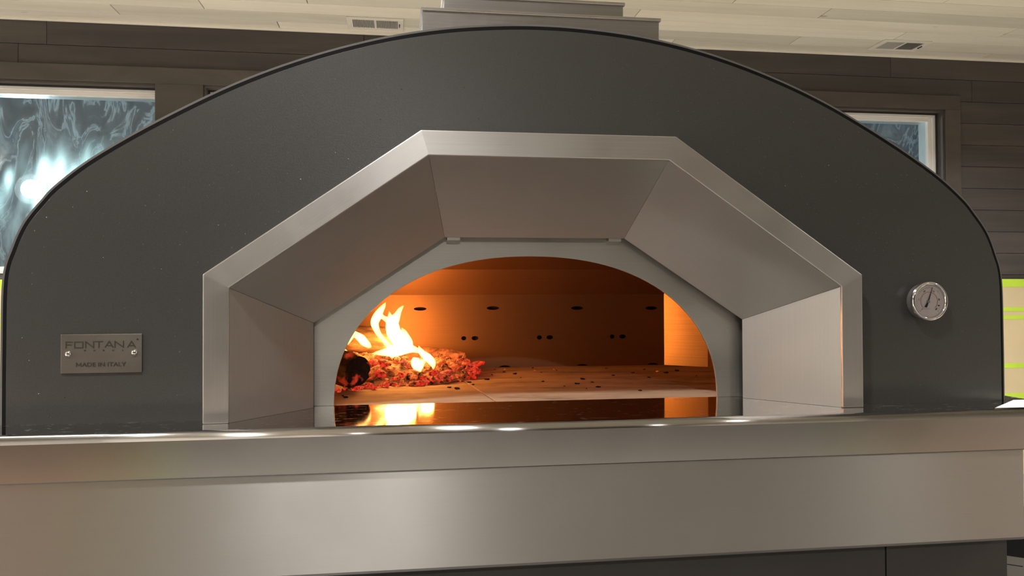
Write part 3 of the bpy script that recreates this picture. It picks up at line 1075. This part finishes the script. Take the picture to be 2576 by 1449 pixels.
text('lettering', '\u00ae', xa, za, 0.0022, 0.0022, npl, M['engrave'])
for u, v in ((430, 730), (2145, 690)):
    x, z = px_plate(u, v)
    sc = finish('screw', lathe_bm([(0, -0.0032), (0.0022, -0.0031), (0.0036, -0.0022), (0.0042, -0.0008), (0.0042, 0.0)], (x, -0.0028, z), 20), M['chrome'], npl, smooth=True)

# thermometer
gx, gz = 0.6063, 0.1616
gy = -0.016
th = finish('thermometer', lathe_bm([(0.0, 0.0), (0.0275, 0.0), (0.0282, gy * 0.75), (0.0280, gy * 0.9), (0.0, gy * 0.9)], (gx, 0, gz), 48), M['shell'], oven, smooth=False)
th['label'] = 'round chrome-rimmed thermometer with pale dial'
R0 = 0.0268
prof = []
for k in range(13):
    t = math.pi * 2 * k / 12
    prof.append((0.0282 + 0.0030 * math.cos(t), gy + 0.0042 * math.sin(t)))
finish('bezel', lathe_bm(prof, (gx, 0, gz), 56), M['chrome'], th, smooth=True)
finish('dial', lathe_bm([(0, gy + 0.0006), (R0, gy + 0.0006), (R0, gy + 0.0014), (0, gy + 0.0014)], (gx, 0, gz), 48), M['dial'], th)
yd = gy + 0.0002


def gpt(u, v):
    p = at(2240 + u / 9.055, 680 + v / 9.055, gy - 0.001)
    return p.x, p.z


hx, hz = gpt(865, 715)
tip = gpt(960, 385)
tail = gpt(805, 840)
bm = bmesh.new()
d = Vector((tip[0] - hx, 0, tip[1] - hz)).normalized()
nn = Vector((d.z, 0, -d.x))
H_ = Vector((hx, gy - 0.0012, hz))
T_ = Vector((tip[0], gy - 0.0012, tip[1]))
B_ = Vector((tail[0], gy - 0.0012, tail[1]))
pts = [T_ + nn * 0.0002, H_ + nn * 0.0009, H_ - nn * 0.0009, T_ - nn * 0.0002]
pts2 = [H_ + nn * 0.0010, B_ + nn * 0.0019, B_ - nn * 0.0019, H_ - nn * 0.0010]
for pp in (pts, pts2):
    f = [bm.verts.new(p) for p in pp]
    b = [bm.verts.new(p + Vector((0, 0.0005, 0))) for p in pp]
    bm.faces.new(f)
    bm.faces.new(b[::-1])
    for k in range(4):
        bm.faces.new((f[k], b[k], b[(k + 1) % 4], f[(k + 1) % 4]))
finish('needle', bm, M['ink'], th)
finish('needle_hub', lathe_bm([(0, -0.0010), (0.0022, -0.0008), (0.0024, 0.0012), (0, 0.0012)], (hx, gy - 0.0012, hz), 20), M['louver'], th, smooth=True)
segs_k, segs_r = [], []
for k in range(31):
    t = math.radians(225 - 270 * k / 30)
    r0, r1 = 0.0205, 0.0216 + (0.0011 if k % 5 == 0 else 0)
    segs_k.append((gx + r0 * math.cos(t), gz + r0 * math.sin(t), gx + r1 * math.cos(t), gz + r1 * math.sin(t)))
for k in range(17):
    t0, t1 = (math.radians(225 - 270 * (k + d_) / 17) for d_ in (0, 1))
    segs_r.append((gx + 0.0145 * math.cos(t0), gz + 0.0145 * math.sin(t0), gx + 0.0145 * math.cos(t1), gz + 0.0145 * math.sin(t1)))
strokes('dial_scale', segs_k, 0.00035, th, M['louver'], y=yd)
strokes('dial_scale', segs_r, 0.00045, th, M['red_ink'], y=yd)
for k, s in enumerate(('0', '100', '200', '300', '400', '500')):
    t = math.radians(225 - 270 * k / 5)
    text('dial_numeral', s, gx + 0.0175 * math.cos(t), gz + 0.0175 * math.sin(t), 0.0011 * len(s) + 0.0004, 0.0022, th, M['ink'] if k > 3 else M['louver'], y=yd, rot=t - math.pi / 2, depth=0.0002)
x, z = gpt(1115, 805)
strokes('dial_pointer', [(x - 0.001, z + 0.0006, x + 0.001, z + 0.0006), (x - 0.0004, z - 0.0004, x + 0.0004, z - 0.0004)], 0.0012, th, M['ink'], y=yd)
x0, z0 = gpt(725, 880)
x1, z1 = gpt(915, 878)
strokes('dial_print', [(x0, z0, x1, z1)], 0.0005, th, M['louver'], y=yd)
finish('dial_glass', lathe_bm([(0, gy - 0.0030), (0.017, gy - 0.0026), (0.0262, gy - 0.0016)], (gx, 0, gz), 40), M['glass'], th, smooth=True)

# ------------------------------------------------------------------ things on and beside the oven
# white sheet standing in for the bright reflection at the shelf's right end
wp = bm_poly([(0.668, -0.076, 0.0006), (0.765, 0.0, 0.0006), (0.795, -0.02, 0.0035), (0.795, -0.082, 0.0012)], [(0, 1, 2, 3)])
o = finish('thin_sheet', wp, M['white'])
md = o.modifiers.new('thick', 'SOLIDIFY')
md.thickness = 0.0004
tag(o, 'white sheet standing in for a bright reflection at the right end of the shelf', 'paper')

# carton beside the cabinet with a printed shipping label
ca = thing('carton', (1.02, 0.30, FLOOR), 'black carton with a grey printed label standing right of the cabinet', 'box')
rot = Matrix.Translation((0.775, 0.30, 0)) @ Matrix.Rotation(math.radians(-40), 4, 'Z')


def rbox(name, x0, x1, y0, y1, z0, z1, mat, bevel=0.0):
    bm = box_bm(x0, x1, y0, y1, z0, z1)
    bmesh.ops.transform(bm, matrix=rot, verts=bm.verts[:])
    return finish(name, bm, mat, ca, bevel=bevel)


rbox('carton_body', 0.0, 0.42, 0.0, 0.30, FLOOR, -0.225, M['carton'], 0.003)
rbox('carton_flap', -0.004, 0.424, -0.006, 0.306, -0.226, -0.220, M['carton'], 0.002)
rbox('carton_label', 0.075, 0.26, -0.0012, 0.0002, -0.378, -0.318, M['label'])
for k, (a, b, z) in enumerate(((0.09, 0.115, -0.338), (0.09, 0.13, -0.348), (0.09, 0.12, -0.358), (0.09, 0.14, -0.372), (0.15, 0.20, -0.340))):
    rbox('label_print', a, b, -0.0016, -0.0012, z + 0.0055, z + 0.007, M['gasket'])

# ------------------------------------------------------------------ the fire
def log(name, p0, p1, rad, label, mat, endmat, seed, flare=1.0):
    """a burnt log: irregular ridged cylinder with cracked ends, built along local Z"""
    p0, p1 = Vector(p0), Vector(p1)
    ax = p1 - p0
    L = ax.length
    rr = random.Random(seed)
    nseg, nr = 22, 26
    bm = bmesh.new()
    rings = []
    for j in range(nseg + 1):
        z = L * j / nseg
        ring_ = []
        for k in range(nr):
            t = 2 * math.pi * k / nr
            base = Vector((math.cos(t), math.sin(t), 0))
            d = 1 + 0.16 * noise.noise(Vector((base.x * 1.3, base.y * 1.3, z * 9 + seed))) + 0.10 * noise.noise(Vector((base.x * 5, base.y * 5, z * 26 + seed * 2)))
            d += 0.05 * math.sin(t * 9 + z * 40)
            d *= 0.86 + 0.14 * min(1.0, j / 5)
            if j in (0, nseg):
                d *= 0.93
            ring_.append(bm.verts.new((base.x * rad * d, base.y * rad * d * flare, z + rr.uniform(-1, 1) * 0.002)))
        rings.append(ring_)
    for a, b in zip(rings, rings[1:]):
        for k in range(nr):
            bm.faces.new((a[k], a[(k + 1) % nr], b[(k + 1) % nr], b[k]))
    q = ax.to_track_quat('Z', 'Y')
    me = bpy.data.meshes.new('bark')
    bm.to_mesh(me)
    bm.free()
    me.materials.append(mat)
    for p in me.polygons:
        p.use_smooth = True
    root = thing(name, tuple(p0), label, 'log')
    root.rotation_mode = 'QUATERNION'
    root.rotation_quaternion = q
    o = bpy.data.objects.new('bark', me)
    COL.objects.link(o)
    o.parent = root
    for e, z in ((0, 0.0), (1, L)):
        bm = bmesh.new()
        c = bm.verts.new((0, 0, z + (0.004 if e == 0 else -0.004)))
        prev = None
        ringsE = []
        for f in (0.35, 0.68, 0.95):
            ringsE.append([bm.verts.new((math.cos(2 * math.pi * k / nr) * rad * 0.86 * f * (1 + 0.1 * noise.noise(Vector((k * 0.9, f * 3, seed)))),
                                         math.sin(2 * math.pi * k / nr) * rad * 0.86 * f * flare * (1 + 0.1 * noise.noise(Vector((k * 0.7, f * 2, seed + 5)))),
                                         z + (1 if e == 0 else -1) * 0.003 * noise.noise(Vector((k * 1.7, f * 6, seed + e))))) for k in range(nr)])
        for k in range(nr):
            bm.faces.new((c, ringsE[0][k], ringsE[0][(k + 1) % nr]))
        for a, b in zip(ringsE, ringsE[1:]):
            for k in range(nr):
                bm.faces.new((a[k], b[k], b[(k + 1) % nr], a[(k + 1) % nr]))
        bmesh.ops.recalc_face_normals(bm, faces=bm.faces[:])
        me = bpy.data.meshes.new('log_end')
        bm.to_mesh(me)
        bm.free()
        me.materials.append(endmat)
        oe = bpy.data.objects.new('log_end', me)
        COL.objects.link(oe)
        oe.parent = root
    return root


log('firewood_log', (-0.296, 0.325, 0.036), (-0.44, 0.49, 0.062), 0.034, 'black charred log end nearest the oven mouth, red glow beneath', M['bark'], M['char_end'], 3)
log('firewood_log', (-0.235, 0.600, 0.076), (-0.46, 0.60, 0.080), 0.033, 'scorched brown log lying behind the flames at left', M['bark_lit'], M['char_end'], 9)
log('firewood_log', (-0.075, 0.655, 0.027), (-0.20, 0.70, 0.034), 0.022, 'short red-hot log at the back right of the coals', M['ember_log'], M['ember_log'], 14)

# coal heap: every chunk its own object
protos = []
for s in range(9):
    bm = bmesh.new()
    rs = random.Random(s + 40)
    bmesh.ops.create_icosphere(bm, subdivisions=2, radius=1.0)
    ax = Vector((rs.uniform(0.8, 1.5), rs.uniform(0.6, 1.0), rs.uniform(0.35, 0.8)))
    planes = [(Vector((rs.gauss(0, 1), rs.gauss(0, 1), rs.gauss(0, 1))).normalized(), rs.uniform(0.45, 0.8)) for _ in range(9)]
    for v in bm.verts:
        for nrm, dd in planes:
            e = v.co.dot(nrm) - dd
            if e > 0:
                v.co -= nrm * e
        v.co += Vector((rs.uniform(-1, 1), rs.uniform(-1, 1), rs.uniform(-1, 1))) * 0.05
        v.co = Vector((v.co.x * ax.x, v.co.y * ax.y, v.co.z * ax.z))
    me = bpy.data.meshes.new('coal')
    bm.to_mesh(me)
    bm.free()
    protos.append(me)
hot_meshes, dim_meshes, red_meshes = [], [], []
for me in protos:
    me.materials.append(M['ember'])
    hot_meshes.append(me)
    m2 = me.copy()
    m2.materials.clear()
    m2.materials.append(M['ember_dim'])
    dim_meshes.append(m2)
    m3 = me.copy()
    m3.materials.clear()
    m3.materials.append(M['ember_red'])
    red_meshes.append(m3)


def heap(x, y):
    """height of the coal bed"""
    h = 0.0
    for cx, cy, rx, ry, a in ((-0.27, 0.56, 0.16, 0.14, 0.045), (-0.14, 0.60, 0.12, 0.15, 0.036), (-0.20, 0.48, 0.12, 0.09, 0.018)):
        d = ((x - cx) / rx) ** 2 + ((y - cy) / ry) ** 2
        h = max(h, a * max(0.0, 1 - d))
    return h


def inside(x, y):
    front = [(-0.40, 0.335), (-0.30, 0.335), (-0.25, 0.375), (-0.14, 0.405), (-0.08, 0.47), (-0.045, 0.56), (-0.035, 0.70), (-0.45, 0.72)]
    c = False
    j = len(front) - 1
    for i in range(len(front)):
        a, b = front[i], front[j]
        if (a[1] > y) != (b[1] > y) and x < (b[0] - a[0]) * (y - a[1]) / (b[1] - a[1]) + a[0]:
            c = not c
        j = i
    return c


# the packed bed of small coals and ash under the bigger chunks
bm = bmesh.new()
nx_, ny_ = 70, 66
grid = {}
for a in range(nx_ + 1):
    for b in range(ny_ + 1):
        x = -0.45 + 0.43 * a / nx_
        y = 0.345 + 0.385 * b / ny_
        if inside(x, y) and heap(x, y) > 0.0015 and y < 0.60 and not (x > -0.23 and y > 0.645 - 0.36 * (x + 0.15)):
            z = heap(x, y) - 0.004 + 0.009 * noise.noise(Vector((x * 75, y * 75, 3))) + 0.004 * noise.noise(Vector((x * 190, y * 190, 5)))
            grid[a, b] = bm.verts.new((x, y, max(z, 0.0005)))
for (a, b), v in list(grid.items()):
    if all(q in grid for q in ((a + 1, b), (a + 1, b + 1), (a, b + 1))):
        bm.faces.new((v, grid[a + 1, b], grid[a + 1, b + 1], grid[a, b + 1]))
bed = finish('ember_bed', bm, M['ember_bed'], None, brush=None)
tag(bed, 'glowing bed of crumbled coals and ash under the burning logs', 'embers', None, 'stuff')

rc = random.Random(21)
placed = 0
while placed < 270:
    x, y = rc.uniform(-0.42, -0.03), rc.uniform(0.33, 0.71)
    if not inside(x, y):
        continue
    if (x + 0.37) ** 2 / 0.01 + (y - 0.42) ** 2 / 0.006 < 0.6:
        continue
    s = rc.uniform(0.008, 0.019) * (0.72 if y < 0.45 else 1.0)
    front_ = y < 0.46 or x > -0.09
    pick = rc.random()
    o = bpy.data.objects.new('coal', rc.choice(dim_meshes if pick < 0.18 else red_meshes if pick < (0.85 if front_ else 0.35) else hot_meshes))
    h = heap(x, y)
    o.location = (x, y, max(h - rc.random() * 0.007, 0) + s * 0.40)
    o.rotation_euler = (rc.uniform(-0.7, 0.7), rc.uniform(-0.7, 0.7), rc.uniform(0, 6.28))
    o.scale = (s, s, s)
    COL.objects.link(o)
    tag(o, 'small red-orange coal in the glowing heap left of the oven floor', 'coal', 'coals heaped round the burning logs')
    placed += 1
for k in range(26):                                     # red crumbs under the front log and along the front of the heap
    x = rc.uniform(-0.345, -0.24) if k < 16 else rc.uniform(-0.24, -0.06)
    y = 0.305 + rc.uniform(0, 0.045) + max(0, (x + 0.32)) * 0.7
    s = rc.uniform(0.004, 0.008)
    o = bpy.data.objects.new('coal', rc.choice(red_meshes))
    o.location = (x, y, s * 0.5)
    o.rotation_euler = (rc.uniform(-0.3, 0.3), rc.uniform(-0.3, 0.3), rc.uniform(0, 6.28))
    o.scale = (s, s, s)
    COL.objects.link(o)
    tag(o, 'bright red crumb of coal along the front foot of the fire', 'coal', 'red crumbs at the foot of the fire')

# black flakes strewn over the hearth
bmf = [bpy.data.meshes.new('char_flake') for _ in range(3)]
for s, me in enumerate(bmf):
    rs = random.Random(s + 90)
    vs = [(rs.uniform(0.6, 1.1) * math.cos(t * 1.047), rs.uniform(0.5, 1.0) * math.sin(t * 1.047), rs.uniform(0.05, 0.4)) for t in range(6)]
    me.from_pydata(vs + [(x * 0.9, y * 0.9, 0) for x, y, z in vs], [], [tuple(range(6)), tuple(range(11, 5, -1))] + [(i, i + 6, (i + 1) % 6 + 6, (i + 1) % 6) for i in range(6)])
    me.materials.append(M['ash'])
spots = [(1238, 943), (1295, 941), (1340, 926), (1362, 937), (1490, 992 - 30), (1505, 974), (1466, 954), (1543, 945), (1592, 938), (1633, 950), (1621, 930), (1675, 938), (1703, 933), (1752, 946),
         (1800, 950), (1610, 983), (1452, 966), (1475, 978), (1400, 932), (1525, 927), (1245, 930), (1268, 936), (1225, 955), (1190, 968), (1150, 978), (1180, 962), (1130, 975), (862, 996), (870, 1000), (1310, 950), (1365, 960), (1420, 972)]
for u, v in spots:
    d = RX * ((u - PW / 2) / FPX) - UP * ((v - PH / 2) / FPX) + FW
    p = CAMPOS + d * (-CAMPOS.z / d.z)
    s = rc.uniform(0.0028, 0.0085)
    o = bpy.data.objects.new('char_flake', rc.choice(bmf))
    o.location = (p.x, p.y, 0.0)
    o.rotation_euler = (0, 0, rc.uniform(0, 6.28))
    o.scale = (s, s * rc.uniform(0.4, 0.9), s)
    COL.objects.link(o)
    tag(o, 'black flake of char strewn on the oven floor right of the fire', 'ash', 'char flakes on the oven floor')
for u, v in ((1269, 930), (1345, 933), (1393, 930), (1653, 936)):
    d = RX * ((u - PW / 2) / FPX) - UP * ((v - PH / 2) / FPX) + FW
    p = CAMPOS + d * (-CAMPOS.z / d.z)
    s = 0.0045 if u > 1600 else 0.003
    o = bpy.data.objects.new('coal', hot_meshes[0])
    o.location = (p.x, p.y, s * 0.4)
    o.scale = (s, s, s)
    COL.objects.link(o)
    tag(o, 'lone orange spark on the oven floor before the bright right-hand plate' if u > 1600 else 'tiny glowing spark on the bare oven floor near the back wall', 'coal', 'stray sparks on the oven floor')


# flames: tongues of glowing gas with real thickness
def flame(label, tongues, y, seed):
    bm = bmesh.new()
    mpp = 1.3 * (y - CAMPOS.y) / FPX / 3.813
    for tg in tongues:
        pts = [(*at(820 + u / 3.813, 700 + v / 3.813, y + dy), wd * mpp / 2) for (u, v, wd, dy) in tg]
        P = catmull([Vector((a, b, c, r_)) for a, b, c, r_ in pts], 7)
        rings = []
        n = 14
        for i, q in enumerate(P):
            c = Vector(q[:3])
            a = Vector(P[max(i - 1, 0)][:3])
            b = Vector(P[min(i + 1, len(P) - 1)][:3])
            tdir = (b - a).normalized()
            sx_ = tdir.cross(Vector((0, 1, 0))).normalized()
            sy_ = tdir.cross(sx_).normalized()
            ring_ = []
            for k in range(n):
                t = 2 * math.pi * k / n
                r_ = max(q[3], 0.0012)
                r_ *= 1 + 0.16 * noise.noise(Vector((math.cos(t) + seed, math.sin(t), i * 0.16)))
                ring_.append(bm.verts.new(c + sx_ * (math.cos(t) * r_) + sy_ * (math.sin(t) * r_ * 0.8)))
            rings.append(ring_)
        for a, b in zip(rings, rings[1:]):
            for k in range(n):
                bm.faces.new((a[k], a[(k + 1) % n], b[(k + 1) % n], b[k]))
        bm.faces.new(rings[0][::-1])
        bm.faces.new(rings[-1])
    o = finish('flame', bm, M['flame'], None, brush=None, smooth=True)
    md = o.modifiers.new('fuse', 'REMESH')
    md.mode = 'VOXEL'
    md.voxel_size = 0.0016
    md = o.modifiers.new('soften', 'SMOOTH')
    md.factor = 0.5
    md.iterations = 6
    return tag(o, label, 'flame', 'flames of the fire')


flame('tallest yellow-white flame rising over the middle of the logs',
      [[(578, 222, 6, 0), (545, 280, 40, 0), (500, 350, 62, 0), (468, 430, 62, 0), (500, 520, 44, 0), (560, 600, 40, 0), (640, 690, 50, 0)],
       [(748, 258, 10, .01), (712, 300, 36, .01), (680, 360, 56, .01), (640, 430, 96, .01), (650, 510, 110, .01), (700, 590, 120, .01), (740, 660, 110, 0), (760, 700, 60, 0)],
       [(603, 308, 6, .015), (612, 350, 30, .015), (618, 400, 52, .01), (630, 450, 60, 0)],
       [(505, 335, 30, .005), (545, 372, 36, .005), (590, 400, 46, .005), (640, 440, 60, .005)],
       [(722, 470, 10, -.01), (758, 530, 44, -.01), (790, 600, 56, -.01), (800, 660, 60, 0)],
       [(430, 722, 6, -.02), (510, 715, 40, -.02), (600, 705, 70, -.015), (690, 690, 86, -.01), (790, 675, 70, 0), (870, 690, 44, 0), (940, 725, 30, 0), (990, 770, 20, 0)],
       [(645, 770, 10, -.01), (640, 730, 60, -.01), (700, 680, 90, 0)]], 0.520, 1)
flame('curling flame low at the right end of the fire',
      [[(884, 640, 8, 0), (905, 690, 40, 0), (945, 740, 56, 0), (995, 775, 66, 0), (1025, 825, 46, 0), (1032, 880, 8, 0)],
       [(945, 655, 3, .01), (960, 700, 12, .01), (985, 750, 30, .01)],
       [(865, 760, 50, -.01), (860, 800, 74, -.01), (885, 860, 66, -.01), (905, 905, 20, -.01)],
       [(960, 795, 16, -.01), (925, 800, 44, -.01), (900, 850, 56, -.01)]], 0.470, 2)
flame('pale flame licking the scorched log behind the oven mouth edge',
      [[(280, 500, 8, 0), (250, 545, 36, 0), (225, 590, 40, 0), (205, 640, 14, 0)],
       [(275, 520, 30, 0), (315, 560, 60, 0), (365, 605, 64, 0), (415, 650, 40, 0), (435, 668, 10, 0)]], 0.500, 3)
flame('small lilac-edged flame above the black front log',
      [[(165, 675, 24, 0), (185, 715, 46, 0), (225, 755, 40, 0), (280, 800, 8, 0)]], 0.400, 4)

# the light the flames and coals give
for u, v, y, e in ((978, 790, 0.53, 0.6), (990, 815, 0.54, 0.6), (1000, 845, 0.55, 0.6), (985, 862, 0.55, 0.5), (1030, 862, 0.55, 0.5), (1075, 885, 0.52, 0.3), (905, 860, 0.54, 0.4)):
    L = bpy.data.lights.new('fire_light', 'POINT')
    L.energy = FIRE_W * e
    L.color = (1.0, 0.34, 0.06)
    L.shadow_soft_size = 0.014
    lo = bpy.data.objects.new('fire_light', L)
    lo.location = at(u, v, y)
    COL.objects.link(lo)
